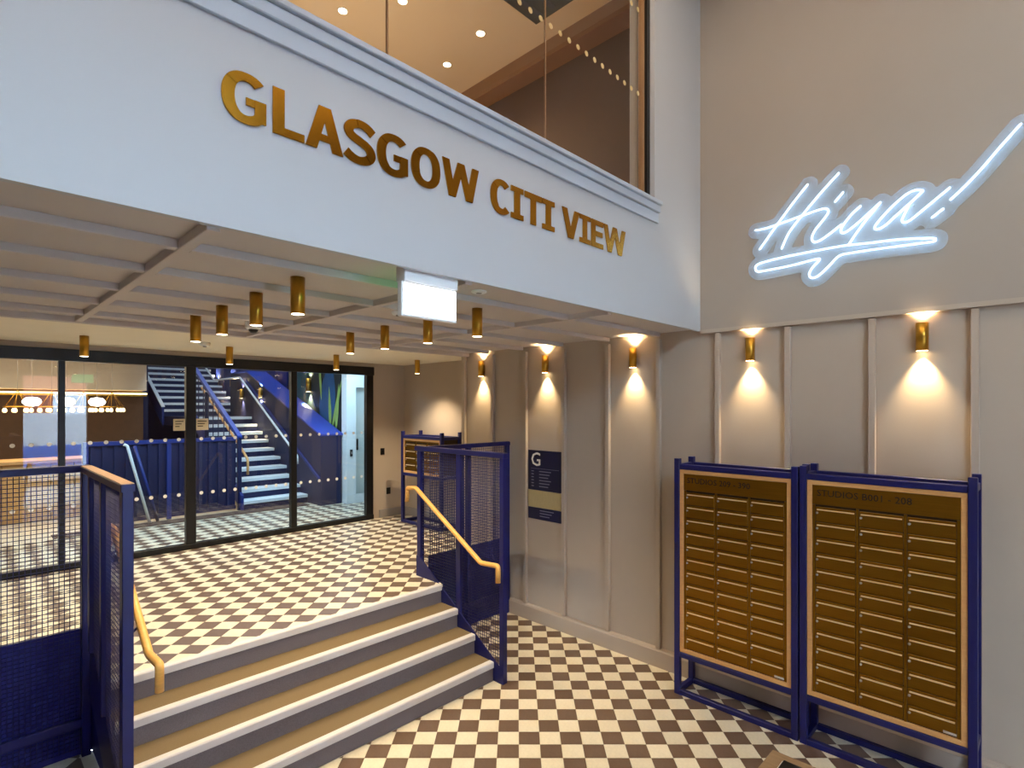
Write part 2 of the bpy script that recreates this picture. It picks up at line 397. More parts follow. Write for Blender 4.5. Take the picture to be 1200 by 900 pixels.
# room behind the upper window
MB().box(4.42, 4.6, 2.35, 9.0, 3.3, 6.3).build('wall_upper_room', 'upper_brown', kind='structure')
MB().box(-3.2, 4.6, 9.0, 9.2, 3.3, 6.3).build('wall_upper_back', 'upper_brown', kind='structure')
MB().box(-3.2, -3.0, 2.2, 9.0, 3.3, 6.3).build('wall_upper_left', 'upper_brown', kind='structure')
MB().box(-3.0, 4.6, 2.35, 9.2, 3.25, 3.35).build('floor_upper_room', 'counter_wood', kind='structure')
MB().box(-3.2, 4.6, 2.13, 9.2, 6.10, 6.3).build('ceiling_upper_room', 'cream_paint', kind='structure')
MB().rbox(4.20, 4.42, 2.36, 9.0, 5.93, 6.10, .004).build('trim_2', 'bulkhead_brown', kind='structure')
def upper_spot(x, y):
    t = thing('recessed_spotlight', 'recessed ceiling spotlight behind the upper window, %s from the brown wall' % ORD[q_], 'spotlight', (x, y, 6.10), 'recessed spotlights behind the upper window')
    MB().lathe([(.05, -.006), (.05, 0), (.042, 0), (.042, -.006)], (x, y, 6.10), 20).build('trim_ring', 'white_plastic', t)
    MB().lathe([(.04, -.008), (.04, -.003)], (x, y, 6.10), 20).build('lens', 'lamp_spot', t)
    spot('spotlight_beam', (x, y, 6.085), (0, 0, 0), 40, 120, .8, (1, .8, .52), t)
for q_, p in enumerate([(3.74, 4.68), (3.66, 4.05), (2.87, 4.24), (2.55, 4.75), (1.4, 4.5)]): upper_spot(*p)
v = thing('ceiling_vent', 'dark square grille set in the cream ceiling behind the upper window', 'vent', (3.5, 3.05, 6.10))
MB().rbox(3.05, 3.945, 2.55, 3.56, 6.085, 6.10, .004).build('vent_plate', 'black_frame', v)
for k in range(6): MB().box(3.11, 3.885, 2.64 + k * .155, 2.69 + k * .155, 6.078, 6.086).build('slat', 'stair_navy', v)
dd = thing('smoke_detector', 'brown round smoke detector on the cream ceiling behind the upper window', 'detector', (4.12, 2.82, 6.10))
MB().lathe([(.05, 0), (.05, -.02), (.03, -.04), (.0, -.042)], (4.12, 2.82, 6.10), 20).build('body', 'bulkhead_brown', dd)

# ------------------------------------------------------------------ low coffered ceiling + landing ceiling
ce = MB().box(-3, XW, YF + .03, 5.25, ZC + .025, ZC + .2).build('ceiling', 'coffer_paint', kind='structure')
xl = [-1.85, -.60, .655, 1.87, 3.15]; yl = [2.53, 3.075, 3.655, 4.235, 4.80]
for x in xl: MB().rbox(x - .023, x + .023, YF + .03, 5.22, ZC - .014, ZC + .027, .003).build('batten', 'coffer_paint', ce)
xs = [-3] + xl + [XW - .03]
for y in yl:
    for a, b in zip(xs, xs[1:]): MB().rbox(a + .023, b - .023, y - .024, y + .024, ZC - .012, ZC + .027, .003).build('batten', 'coffer_paint', ce)
MB().rbox(-3, XW, 5.19, 5.25, ZC - .02, ZC + .03, .003).build('edge_batten', 'coffer_paint', ce)
MB().box(-3.0, 5.05, 5.25, 7.5, ZC + .012, ZC + .2).build('ceiling_landing', 'cream_paint', kind='structure')
MB().box(-3.2, XW + .2, -2.75, YF, 6.2, 6.35).build('ceiling_lobby', 'cream_paint', kind='structure')

# ------------------------------------------------------------------ street front behind the viewer: entrance and high windows
fw = MB()
fw.box(-3.2, 1.15, -2.75, -2.55, 0, 3.12); fw.box(2.35, XW + .2, -2.75, -2.55, 0, 3.12)
fw.box(-3.2, XW + .2, -2.75, -2.55, 3.12, 4.4); fw.box(-3.2, XW + .2, -2.75, -2.55, 5.6, 6.3)
fw.box(-3.2, -1.4, -2.75, -2.55, 4.4, 5.6); fw.box(1.8, XW + .2, -2.75, -2.55, 4.4, 5.6)
fw.build('wall_front', 'lounge_brown', kind='structure')
w2 = struct_empty('window_2', (0, -2.65, 4.4))
for a, b in ((-1.4, .2), (.2, 1.8)):
    f = MB(); f.box(a, b, -2.68, -2.62, 4.4, 4.46).box(a, b, -2.68, -2.62, 5.54, 5.6).box(a, a + .05, -2.68, -2.62, 4.46, 5.54).box(b - .05, b, -2.68, -2.62, 4.46, 5.54)
    f.build('window_frame', 'black_frame', w2); MB().box(a + .05, b - .05, -2.655, -2.645, 4.46, 5.54).build('pane', 'door_glass', w2)
MB().box(-30, 30, -30, -2.76, -.3, -.02).build('street', 'pavement', kind='structure')
bb = thing('brick_building', 'red brick building across the street, seen mirrored in the glass doors', 'building', (1, -16, 0))
MB().box(-12, 14, -16.5, -16, -.02, 9).build('facade', 'brick', bb)
for k in range(6):
    for zz in (1.0, 4.2): MB().rbox(-9 + k * 4, -7.4 + k * 4, -16.03, -15.98, zz, zz + 2, .01).build('window', 'hall_white', bb)
vn = thing('delivery_van', 'white and blue delivery van parked in the street, mirrored in the glass doors', 'van', (1.8, -8, 0))
MB().prism([(-.4, .35), (4.6, .35), (4.6, 1.15), (4.0, 1.35), (3.5, 2.15), (-.4, 2.2)], 'y', -8.9, -7.0).build('body', 'van_white', vn)
MB().rbox(1.0, 2.8, -7.0, -6.985, .5, 1.2, .005).build('side_panel', 'van_blue', vn)
for x in (.5, 3.7): MB().cyl((x, -7.2, .32), (x, -6.98, .32), .34, 20).build('wheel', 'black_plastic', vn)

# ------------------------------------------------------------------ entrance stair
NY = [3.425, 3.665, 3.905, 4.145]   # nosing front edges
st = thing('entrance_stair', 'four broad carpeted steps with white nosings and tan treads up to the landing', 'stairs', ((XL + XR) / 2, 3.8, 0))
R_ = P / 4
for k in range(4):
    z0, z1 = k * R_, (k + 1) * R_
    yb = NY[k + 1] + .03 if k < 3 else 4.17
    MB().box(XL, XR, NY[k] + .012, NY[k] + .03, z0, z1 - .045).build('riser', 'carpet_riser', st)
    MB().prism([(NY[k], z1 - .05), (NY[k] + .03, z1 - .05), (NY[k] + .03, z1 - .004), (NY[k] + .05, z1 - .004), (NY[k] + .05, z1 + .002), (NY[k] + .006, z1 + .002), (NY[k], z1 - .006)], 'x', XL, XR).build('nosing', 'nosing_white', st)
    if k < 3: MB().box(XL, XR, NY[k] + .05, yb, z1 - .03, z1).build('tread', 'tread_vinyl', st)
cc = MB()
for k in range(3): cc.box(XL + .01, XR - .01, NY[k] + .035, NY[k + 1] + .034, 0, (k + 1) * R_ - .032)
cc.build('carcass', 'navy_plate', st)

# ------------------------------------------------------------------ mesh guards beside the stair
TOP = 1.975
WS = .028
def zlow(y): return max(.03, min(.876, .876 - (4.53 - y) * .653))
def side_guard(name, xc, sgn, label, y_far, posts, near, cap='navy_metal'):
    t = thing(name, label, 'guard rail', (xc, near, 0))
    for (y, w, z0) in posts: MB().rbox(xc - .025, xc + .025, y - w / 2, y + w / 2, z0, TOP - .04, .003).build('post', 'navy_metal', t)
    tr = MB().rbox(xc - .032, xc + .032, near - .035, y_far + .03, TOP - .045, TOP - .004, .003).build('top_rail', 'navy_metal', t)
    MB().box(xc - .028, xc + .028, near - .03, y_far + .02, TOP - .006, TOP).build('rail_cap', cap, tr)
    # sloping stringer plate beside the steps
    xs0, xs1 = (xc - .028, xc - .016) if sgn > 0 else (xc + .016, xc + .028)
    MB().prism([(y_far, .876), (4.53, .876), (near + .0, .125), (near + .0, .0), (3.9, 0), (y_far, .42)], 'x', xs0, xs1).build('stringer', 'navy_metal', t)
    w = MB(); y = near + .04
    while y < y_far - .03:
        w.bar((xc, y, zlow(y)), (xc, y, TOP - .05), .0032); y += WS
    z = .06
    while z < TOP - .05:
        ylo = near + .03; yhi = y_far - .03
        if z < .876: yhi = min(yhi, 4.53 - (.876 - z) / .653)
        if yhi > ylo + .02: w.bar((xc + .003, ylo, z), (xc + .003, yhi, z), .0032)
        z += WS
    w.build('wire_mesh', 'navy_wire', t, kind='stuff'); return t
def cross_guard(name, yc, x0, x1, posts, label, wires=True):
    t = thing(name, label, 'guard rail', ((x0 + x1) / 2, yc, 0))
    for (x, z0) in posts: MB().rbox(x - .025, x + .025, yc - .025, yc + .025, z0, TOP - .04, .003).build('post', 'navy_metal', t)
    tr = MB().rbox(x0, x1, yc - .032, yc + .032, TOP - .045, TOP - .004, .003).build('top_rail', 'navy_metal', t)
    MB().box(x0 + .01, x1 - .01, yc - .026, yc + .026, TOP - .006, TOP).build('rail_cap', 'navy_metal', tr)
    MB().rbox(x0, x1, yc - .02, yc + .02, .20, .26, .003).build('bottom_rail', 'navy_metal', t)
    MB().box(x0 + .02, x1 - .005, yc + .014, yc + .020, .02, .863).build('kick_plate', 'navy_plate', t)
    w = MB(); x = x0 + .03
    while x < x1 - .02: w.bar((x, yc, .05), (x, yc, TOP - .05), .0042); x += WS
    z = .06
    while z < TOP - .05: w.bar((x0 + .02, yc + .005, z), (x1 - .02, yc + .004, z), .0042); z += WS
    w.build('wire_mesh', 'navy_wire', t, kind='stuff'); return t
side_guard('stair_guard', 3.285, 1, 'navy steel mesh guard beside the steps with mid post, next to the panelled wall', 4.57, [(4.535, .06, P), (3.92, .06, .45), (3.345, .05, 0)], 3.345)
side_guard('stair_guard', .628, -1, 'navy steel mesh guard along the open end of the steps, far from the panelled wall', 4.64, [(4.40, .06, .8), (4.0, .05, .55), (3.43, .07, 0)], 3.43, 'rail_cap')  # cap colour carries the brownish reflection on this rail
cross_guard('landing_guard', 4.47, 3.325, 4.474, [(3.86, 0), (4.448, 0)], 'short navy mesh guard between the stair guard and the panelled wall')
cross_guard('landing_guard', 4.705, -2.9, .66, [(.632, 0), (-.9, 0), (-2.0, 0)], 'long navy mesh guard along the landing edge in front of the glass doors')

# ------------------------------------------------------------------ wooden handrails
def smooth_path(pts, r=.05, n=5):
    pts = [Vector(p) for p in pts]; out = [pts[0]]
    for i in range(1, len(pts) - 1):
        a, b, c = pts[i - 1], pts[i], pts[i + 1]
        d0 = (a - b); d1 = (c - b); rr = min(r, d0.length * .45, d1.length * .45)
        p0 = b + d0.normalized() * rr; p1 = b + d1.normalized() * rr
        for k in range(n + 1):
            t = k / n; out.append(p0 * (1 - t) ** 2 + b * 2 * t * (1 - t) + p1 * t * t)
    out.append(pts[-1]); return out
def handrail(x, xg, label):
    t = thing('handrail', label, 'handrail', (x, 3.9, .9))
    pts = [(x, 4.62, 1.42), (x, 4.61, 1.555), (x, 4.47, 1.572), (x, 3.515, 1.02), (x, 3.30, 1.035), (x, 3.30, .895)]
    MB().tube(smooth_path(pts, .022, 4), .0215, 12).build('rail', 'rail_wood', t)
    for y, z in ((4.3, 1.475), (3.72, 1.14)):
        MB().tube([(x, y, z - .02), (x + (xg - x) * .5, y, z - .05), (xg, y, z - .05)], .008, 8).build('bracket', 'navy_metal', t)
handrail(3.18, 3.262, 'yellow wooden handrail on the guard next to the panelled wall')
handrail(.745, .66, 'yellow wooden handrail on the guard at the open end of the steps')

# ------------------------------------------------------------------ glazed door screen
dr = struct_empty('door_1', (2, YD, P))
zt, zg = 2.975, 2.85
MB().rbox(-3, 4.45, YD - .05, YD + .05, zg, zt, .004).build('header', 'black_frame', dr)
MB().rbox(-3, 4.45, YD - .04, YD + .04, P, P + .07, .004).build('sill', 'black_frame', dr)
for a, b in ((.76, .815), (1.928, 2.034), (3.186, 3.264), (4.325, 4.44), (-.55, -.5)):
    MB().rbox(a, b, YD - .04, YD + .04, P + .07, zg, .004).build('mullion', 'black_frame', dr)
MB().rbox(1.80, 2.16, YD - .062, YD - .05, zg + .03, zg + .09, .004).build('door_sensor', 'black_plastic', dr)
for a, b in ((-3, -.55), (-.5, .76), (.815, 1.928), (2.034, 3.186), (3.264, 4.325)):
    pane = MB().box(a, b, YD - .006, YD + .006, P + .07, zg).build('pane', 'door_glass', dr)
    dm = MB(); n = max(1, int((b - a) / .127))
    for zrow in (1.33, 1.985):
        for k in range(n):
            x = a + (b - a) * (k + .5) / n
            dm.prism([(x + .021 * math.cos(q * math.pi / 7), zrow + .021 * math.sin(q * math.pi / 7)) for q in range(14)], 'y', YD - .008, YD - .0065)
    dm.build('dots', 'dot_white', pane, kind='stuff')
for a, b in ((1.80, 1.925), (2.036, 2.175)):
    nt = MB().box(a, b, YD - .010, YD - .0085, 2.09, 2.23).build('notice', 'notice_paper', dr)
    tx = MB()
    for k in range(3): tx.box(a + .02, b - .02 - .02 * k, YD - .0115, YD - .0102, 2.195 - k * .03, 2.205 - k * .03)
    tx.build('print', 'dark_print', nt)
def wallplate(name, x, z, label):
    t = thing(name, label, name.replace('_', ' '), (x, YD, z))
    MB().rbox(x - .035, x + .035, YD - .012, YD, z - .05, z + .05, .003).build('plate', 'black_plastic', t)
    MB().rbox(x - .015, x + .015, YD - .02, YD - .012, z - .02, z + .02, .003).build('button', 'black_frame', t)
wallplate('door_switch', 4.618, 1.684, 'black door release switch on the wall beside the glass doors')
wallplate('wall_socket', 4.725, 1.065, 'black wall socket low on the wall beside the glass doors')

# ------------------------------------------------------------------ ceiling cylinder lights
dl_z = 2.854
t0 = thing('ceiling_downlight', '', 'downlight', (0, 0, ZC + .025))
MB().lathe([(.036, dl_z - 3.045), (.036, 0), (.034, 0)], (0, 0, ZC + .025), 24).build('shade', 'brass', t0)
MB().lathe([(.031, dl_z - 3.045 - .001), (.031, dl_z - 3.045 + .004)], (0, 0, ZC + .025), 20).build('lens', 'lamp_spot', t0)
first = True
dls = [(x, y, 1) for x in (1.25, 2.50) for y in (2.80, 3.36, 3.95, 4.52)] + [(.85, 6.42, 0), (2.12, 6.46, 0), (3.38, 6.46, 0), (4.55, 6.36, 0)]
for q_, (x, y, cof) in enumerate(dls):
    t = t0 if first else copytree(t0); first = False
    t.location = (x, y, ZC + (.025 if cof else .012))
    t['label'] = ('brass downlight on the coffered ceiling, %s from the fascia, row %s panelled wall' % (ORD[q_ % 4], 'far from' if x < 2 else 'nearer')) if cof else 'brass cylinder downlight on the plain cream ceiling, %s from the alcove' % ORD[11 - q_]
    t['group'] = 'downlights on the coffered ceiling' if cof else 'downlights on the cream ceiling'
    spot('downlight_beam', (x, y, dl_z - .012), (0, 0, 0), 24 if cof else 140, 115, .8, (1, .80, .52), t, .03)
def disc(name, x, y, label, r=.055, dome=False, k=1.0):
    z = ZC + (.025 if y < 5.2 else .012)
    t = thing(name, label, name.replace('_', ' '), (x, y, z))
    MB().lathe([(r, 0), (r, k * (-.025 - .03 * dome)), (r * .8, k * (-.04 - .03 * dome)), (0.001, k * (-.042 - .03 * dome))], (x, y, z), 24).build('base', 'white_plastic', t)
    if dome: MB().lathe([(r * .6, -.068), (r * .55, -.082), (r * .35, -.096), (.001, -.1)], (x, y, z), 20).build('dome', 'black_plastic', t)
    else: MB().lathe([(r * .4, -.038 * k), (r * .35, -.05 * k), (.001, -.052 * k)], (x, y, z), 16).build('sensor', 'grey_skirting', t)
disc('dome_camera', 1.63, 4.44, 'white security camera with black dome under the coffered ceiling', .06, True)
disc('motion_sensor', 2.14, 3.21, 'white round motion sensor near the lit exit sign', .05)
disc('smoke_detector', 1.79, 6.17, 'white round smoke detector on the cream ceiling', .05)
disc('ceiling_sensor', 2.13, 2.37, 'flat white disc on the coffered ceiling by the fascia', .045, False, .3)

# lit sign box hanging under the fascia
ex = thing('exit_sign', 'white lit sign box hanging below the fascia', 'exit sign', (1.63, 2.19, 3.02))
MB().rbox(1.475, 1.80, 2.162, 2.235, 2.965, 3.045, .004).build('mounting', 'white_plastic', ex)
MB().rbox(1.465, 1.80, 2.172, 2.208, 2.80, 2.965, .004).build('housing', 'white_plastic', ex)
MB().box(1.478, 1.788, 2.168, 2.1725, 2.812, 2.958).build('lit_face', 'exit_face', ex)
MB().box(1.478, 1.788, 2.2085, 2.213, 2.812, 2.958).build('green_face', 'exit_green', ex)

# ------------------------------------------------------------------ wall lights
def sconce(x, y, z, label, group=None, r=.036, h=.185, pw=34, m='brass', down=44):
    t = thing('wall_light', label, 'wall light', (x, y, z - h / 2), group)
    MB().lathe([(r, -h / 2), (r, h / 2), (r - .004, h / 2), (r - .004, h / 2 - .02)], (x - .042, y, z), 28).build('shade', m, t)
    MB().lathe([(r - .005, h / 2 - .022), (r - .005, h / 2 - .018)], (x - .042, y, z), 20).build('upper_lens', 'lamp_warm', t)
    MB().lathe([(r - .005, -h / 2 - .001), (r - .005, -h / 2 + .004)], (x - .042, y, z), 20).build('lower_lens', 'lamp_warm', t)
    MB().rbox(x - .02, x, y - .02, y + .02, z - .05, z + .05, .003).build('bracket', m, t)
    spot('uplight', (x - .042, y, z + h / 2 + .005), (math.pi, 0, 0), pw * .4, 120, .8, (1, .74, .40), t, .012)
    spot('downlight', (x - .042, y, z - h / 2 - .008), (0, math.radians(-5), 0), down, 76, 1.0, (1, .76, .42), t, .012)
for y, lb in [(4.93, 'brass up-and-down wall light at the end of the panelling beside the alcove'), (3.90, 'brass up-and-down wall light above the navy G directory sign'),
              (2.80, 'brass up-and-down wall light on the panelling between the directory sign and the mailboxes'), (1.71, 'brass up-and-down wall light above the mailboxes lettered 209 - 390'),
              (.588, 'brass up-and-down wall light above the mailboxes lettered B001 - 208')]:
    sconce(XW, y, 2.835, lb)

# ------------------------------------------------------------------ directory sign
dg = thing('directory_sign', 'navy and straw wall directory with a large white G', 'sign', (XW, 3.93, 1.11))
ya, yb = 3.70, 4.175
def sgn(a, b, m, nm): return MB().rbox(XW - .012, XW, ya, yb, a, b, .002).build(nm, m, dg)
top = sgn(1.452, 1.892, 'sign_navy', 'top_panel'); sgn(1.262, 1.447, 'sign_straw', 'middle_panel'); bot = sgn(1.13, 1.257, 'sign_navy', 'bottom_panel')
def wall_text(body, size, m, y, z, x, parent, name='lettering', offset=0, extrude=.001):
    me = text_mesh(body, size, m, extrude, offset)
    o = bpy.data.objects.new(name, me); COL.objects.link(o); o.parent = parent
    o.location = Vector((x, y, z)) - rootloc(parent); o.rotation_euler = (R90, 0, -R90); o['kind'] = 'stuff'; return o
wall_text('G', .21, 'sign_white', 4.135, 1.722, XW - .0135, top, 'letter_g', .001)
ln = MB().box(XW - .0132, XW - .012, 3.73, 4.13, 1.688, 1.692)
for k in range(6):
    z = 1.655 - k * .033
    ln.box(XW - .0132, XW - .012, 3.84 + .02 * (k % 3), 4.01, z, z + .011); ln.box(XW - .0132, XW - .012, 4.09, 4.125, z, z + .011)
ln.build('print', 'sign_faint', top)
ln = MB()
for k in range(3): ln.box(XW - .0132, XW - .012, 3.80 + .03 * k, 4.0, 1.225 - k * .03, 1.235 - k * .03)
ln.build('print', 'sign_faint', bot)

# ------------------------------------------------------------------ gold letters on the fascia
def arc(cx, cz, rx, rz, a0, a1, tv, th, n=26, pw=2.25):
    """thick elliptical arc as quads; tv/th = stroke of vertical / horizontal parts"""
    out = []; pts = []
    for i in range(n + 1):
        a = math.radians(a0 + (a1 - a0) * i / n); c, s_ = math.cos(a), math.sin(a)
        ex_ = 2 / pw; ux = math.copysign(abs(c) ** ex_, c); uz = math.copysign(abs(s_) ** ex_, s_)
        pts.append(((cx + rx * ux, cz + rz * uz), (cx + (rx - tv) * ux, cz + (rz - th) * uz)))
    for p, q in zip(pts, pts[1:]): out.append([p[0], q[0], q[1], p[1]])
    return out
def rect(a, b, c, d): return [[(a, c), (b, c), (b, d), (a, d)]]
def glyph(ch, w):
    tv, th = .255, .178
    if ch == 'O': return arc(w / 2, .5, w / 2, .53, 0, 360, tv, th, 48)
    if ch == 'C': return arc(w * .56, .5, w * .56, .53, 47, 313, tv, th)
    if ch == 'G': return arc(w * .55, .5, w * .55, .53, 47, 318, tv * .98, th) + rect(w - tv * .92, w, .08, .53) + rect(w * .54, w, .37, .53)
    if ch == 'S':
        sp = [Vector((x * w, z)) for x, z in ((.93, .80), (.74, .905), (.48, .94), (.22, .865), (.13, .725), (.24, .605), (.50, .525), (.77, .43), (.87, .285), (.78, .14), (.52, .06), (.24, .09), (.04, .19))]
        c = catmull(sp, False, 4); out = []; ed = []
        for i, p in enumerate(c):
            t = (c[min(i + 1, len(c) - 1)] - c[max(i - 1, 0)]).normalized(); hw = .092 + .03 * abs(t.y); nn = Vector((-t.y, t.x)) * hw
            ed.append((tuple(p + nn), tuple(p - nn)))
        for p, q in zip(ed, ed[1:]): out.append([p[0], q[0], q[1], p[1]])
        return out
    if ch == 'L': return rect(0, tv, 0, 1) + rect(tv, w, 0, th)
    if ch == 'I': return rect(w / 2 - tv / 2, w / 2 + tv / 2, 0, 1) + rect(0, w, 0, .165) + rect(0, w, .835, 1)
    if ch == 'T': return rect(w / 2 - tv / 2, w / 2 + tv / 2, 0, .82) + rect(0, w, .81, 1)
    if ch == 'E': return rect(0, tv, 0, 1) + rect(tv, w, 0, th) + rect(tv, w, .81, 1) + rect(tv, w * .94, .42, .60)
    if ch == 'V':
        k = tv * 1.05; return [[(0, 1), (k, 1), (w / 2 + k * .18, .0 + .2), (w / 2 + k * .55, 0), (w / 2 - k * .55, 0)], [(w, 1), (w - k, 1), (w / 2 - k * .18, .2), (w / 2 - k * .55, 0), (w / 2 + k * .55, 0)][::-1]]
    if ch == 'A':
        k = tv * 1.05
        return [[(0, 0), (k, 0), (w / 2 + k * .15, .8), (w / 2 + k * .55, 1), (w / 2 - k * .55, 1)], [(w, 0), (w - k, 0), (w / 2 - k * .15, .8), (w / 2 - k * .55, 1), (w / 2 + k * .55, 1)][::-1]] + rect(w * .25, w * .75, .2, .36)
    if ch == 'W':
        k = tv * .95; q = w / 4; o = []
        for i in range(4):
            x0 = q * i + (0 if i == 0 else 0); x1 = q * (i + 1)
            zt_, zb_ = (1, 0) if i % 2 == 0 else (0, 1)
            sft = [0, -.02, .02, 0][i]
            a, b = (0 + k / 2, q * 1.06) if i == 0 else ((q * 1.06, w / 2) if i == 1 else ((w / 2, w - q * 1.06) if i == 2 else (w - q * 1.06, w - k / 2)))
            o.append([(a - k / 2, zt_), (a + k / 2, zt_), (b + k / 2, zb_), (b - k / 2, zb_)])
        return o
boxes = [('G', .669, .826), ('L', .851, .975), ('A', .980, 1.142), ('S', 1.149, 1.294), ('G', 1.304, 1.466), ('O', 1.485, 1.655), ('W', 1.668, 1.906),
         ('C', 1.992, 2.137), ('I', 2.147, 2.246), ('T', 2.258, 2.403), ('I', 2.408, 2.519), ('V', 2.592, 2.762), ('I', 2.766, 2.879), ('E', 2.890, 3.022), ('W', 3.030, 3.290)]
sg = thing('building_sign', 'raised gold capital letters reading GLASGOW CITI VIEW on the white fascia', 'sign', (1.98, YF, 3.42))
CH = .178
for ch, a, b in boxes:
    w = (b - a) / CH; mb = MB()
    for q_, poly in enumerate(glyph(ch, w)):
        pts = [(a + x * CH, 3.421 + z * CH) for x, z in poly]
        ar = sum(pts[i - 1][0] * pts[i][1] - pts[i][0] * pts[i - 1][1] for i in range(len(pts)))
        if ar < 0: pts = pts[::-1]
        mb.prism(pts, 'y', YF - .008 - .00025 * (q_ % 9), YF - .001)
    mb.build('letter', 'brass_letters', sg)

# ------------------------------------------------------------------ neon sign
NX = XW - .045 - .046      # tube plane
strokes = [
 ([(946.7, 215.8), (930, 237), (916, 256), (903, 274), (890, 292.5)], 0),
 ([(983.3, 202.5), (962, 226), (943.3, 248.3), (925, 272), (915.8, 291.7)], 0),
 ([(885, 270), (898, 267.5), (920, 260), (943, 251.7), (960, 245.8), (968, 244.6), (970.8, 248), (966.7, 255), (955, 270), (951.5, 278.3), (953.3, 283.3), (960, 282.3), (973.3, 273.3), (986, 263)], 0),
 ([(988.3, 225), (978.3, 236.7)], 0),
 ([(1008.7, 241.4), (998, 251), (988, 264), (985.3, 269.5), (986.8, 273), (992, 271.5), (1002, 264), (1014, 253.5), (1032, 236.7)], 0),
 ([(1032, 236.7), (1014, 259), (1003, 274), (995, 286)], 0),
 ([(1081.8, 223.5), (1077, 222.6), (1069.4, 223.8), (1058.5, 230.5), (1043, 244.5), (1029, 260), (1025, 266.3), (1027.4, 268.8), (1036.7, 264.7), (1052.3, 250.7), (1066, 238.5), (1081.8, 223.5)], 0),
 ([(1066, 238.5), (1059, 253), (1057, 258.5), (1060, 260.8), (1068, 257), (1083.4, 244.5), (1113.5, 219.5)], 0),
 ([(1113.5, 234.3), (1130, 219), (1150, 198), (1175, 169), (1196.7, 144.8)], 0),
 ([(1105.7, 244.4), (1091.7, 255.3)], 0),
 ([(1021, 284.5), (990, 287.8), (963, 292.5), (920, 301), (891.7, 308.3), (885.3, 313), (887, 317.8), (895, 317.5), (928, 311), (957, 303.6), (959.5, 305.5), (951.7, 314), (948.3, 321.7), (951.7, 325.8), (960, 322.5), (973, 310), (984, 299.5), (1000, 296), (1021, 292.7), (1068, 286.5), (1092.7, 283.2), (1096, 281), (1091, 279), (1052, 280.8)], 1)]
ne = thing('neon_sign', 'glowing white neon script reading Hiya! with a looped underline', 'neon sign', (XW - .045, .9, 3.3))
allp = []
for pts, closed in strokes:
    w3 = [onX(x, y, NX) for x, y in pts]
    c = catmull(w3, closed)
    MB().tube(c, .0050, 8, bool(closed)).build('neon_tube', 'neon_tube', ne)
    for a, b in zip(c, c[1:]): allp.append((a.y, a.z, b.y, b.z))
    if closed: allp.append((c[-1].y, c[-1].z, c[0].y, c[0].z))
# contour-cut backing board: marching squares on the distance to the strokes
RB = .062; GS = .0125
y0, y1 = min(min(s[0], s[2]) for s in allp) - .1, max(max(s[0], s[2]) for s in allp) + .1
z0, z1 = min(min(s[1], s[3]) for s in allp) - .1, max(max(s[1], s[3]) for s in allp) + .1
ny, nz_ = int((y1 - y0) / GS) + 1, int((z1 - z0) / GS) + 1
D = [[9.0] * (nz_ + 1) for _ in range(ny + 1)]
for (ay, az, by, bz) in allp:
    i0 = max(0, int((min(ay, by) - .09 - y0) / GS)); i1 = min(ny, int((max(ay, by) + .09 - y0) / GS) + 1)
    j0 = max(0, int((min(az, bz) - .09 - z0) / GS)); j1 = min(nz_, int((max(az, bz) + .09 - z0) / GS) + 1)
    dy, dz = by - ay, bz - az; L2 = dy * dy + dz * dz + 1e-12
    for i in range(i0, i1 + 1):
        for j in range(j0, j1 + 1):
            py, pz = y0 + i * GS - ay, z0 + j * GS - az
            t = max(0, min(1, (py * dy + pz * dz) / L2)); d = math.hypot(py - t * dy, pz - t * dz)
            if d < D[i][j]: D[i][j] = d
bk = MB(); xb0, xb1 = NX + .018, NX + .024
for i in range(ny):
    for j in range(nz_):
        cs = [(i, j), (i + 1, j), (i + 1, j + 1), (i, j + 1)]; poly = []
        for k in range(4):
            a, b = cs[k], cs[(k + 1) % 4]; da, db = RB - D[a[0]][a[1]], RB - D[b[0]][b[1]]
            if da >= 0: poly.append((y0 + a[0] * GS, z0 + a[1] * GS, 0))
            if (da >= 0) != (db >= 0):
                t = da / (da - db); poly.append((y0 + (a[0] + (b[0] - a[0]) * t) * GS, z0 + (a[1] + (b[1] - a[1]) * t) * GS, 1))
        if len(poly) < 3: continue
        b0 = len(bk.v); n = len(poly)
        bk.v += [(xb0, p[0], p[1]) for p in poly] + [(xb1, p[0], p[1]) for p in poly]
        bk.face([b0 + k for k in reversed(range(n))]); bk.face([b0 + n + k for k in range(n)])
        for k in range(n):
            k2 = (k + 1) % n
            if poly[k][2] and poly[k2][2]: bk.face([b0 + k, b0 + k2, b0 + n + k2, b0 + n + k])
bk.build('backing', 'acrylic_back', ne)
for (x, y) in ((900, 281), (1000, 262), (1070, 240), (895, 313), (1040, 287), (1185, 152), (960, 318)):
    p = onX(x, y, NX + .02); MB().cyl((NX + .022, p.y, p.z), (XW - .0445, p.y, p.z), .006, 10).build('standoff', 'lock_steel', ne)

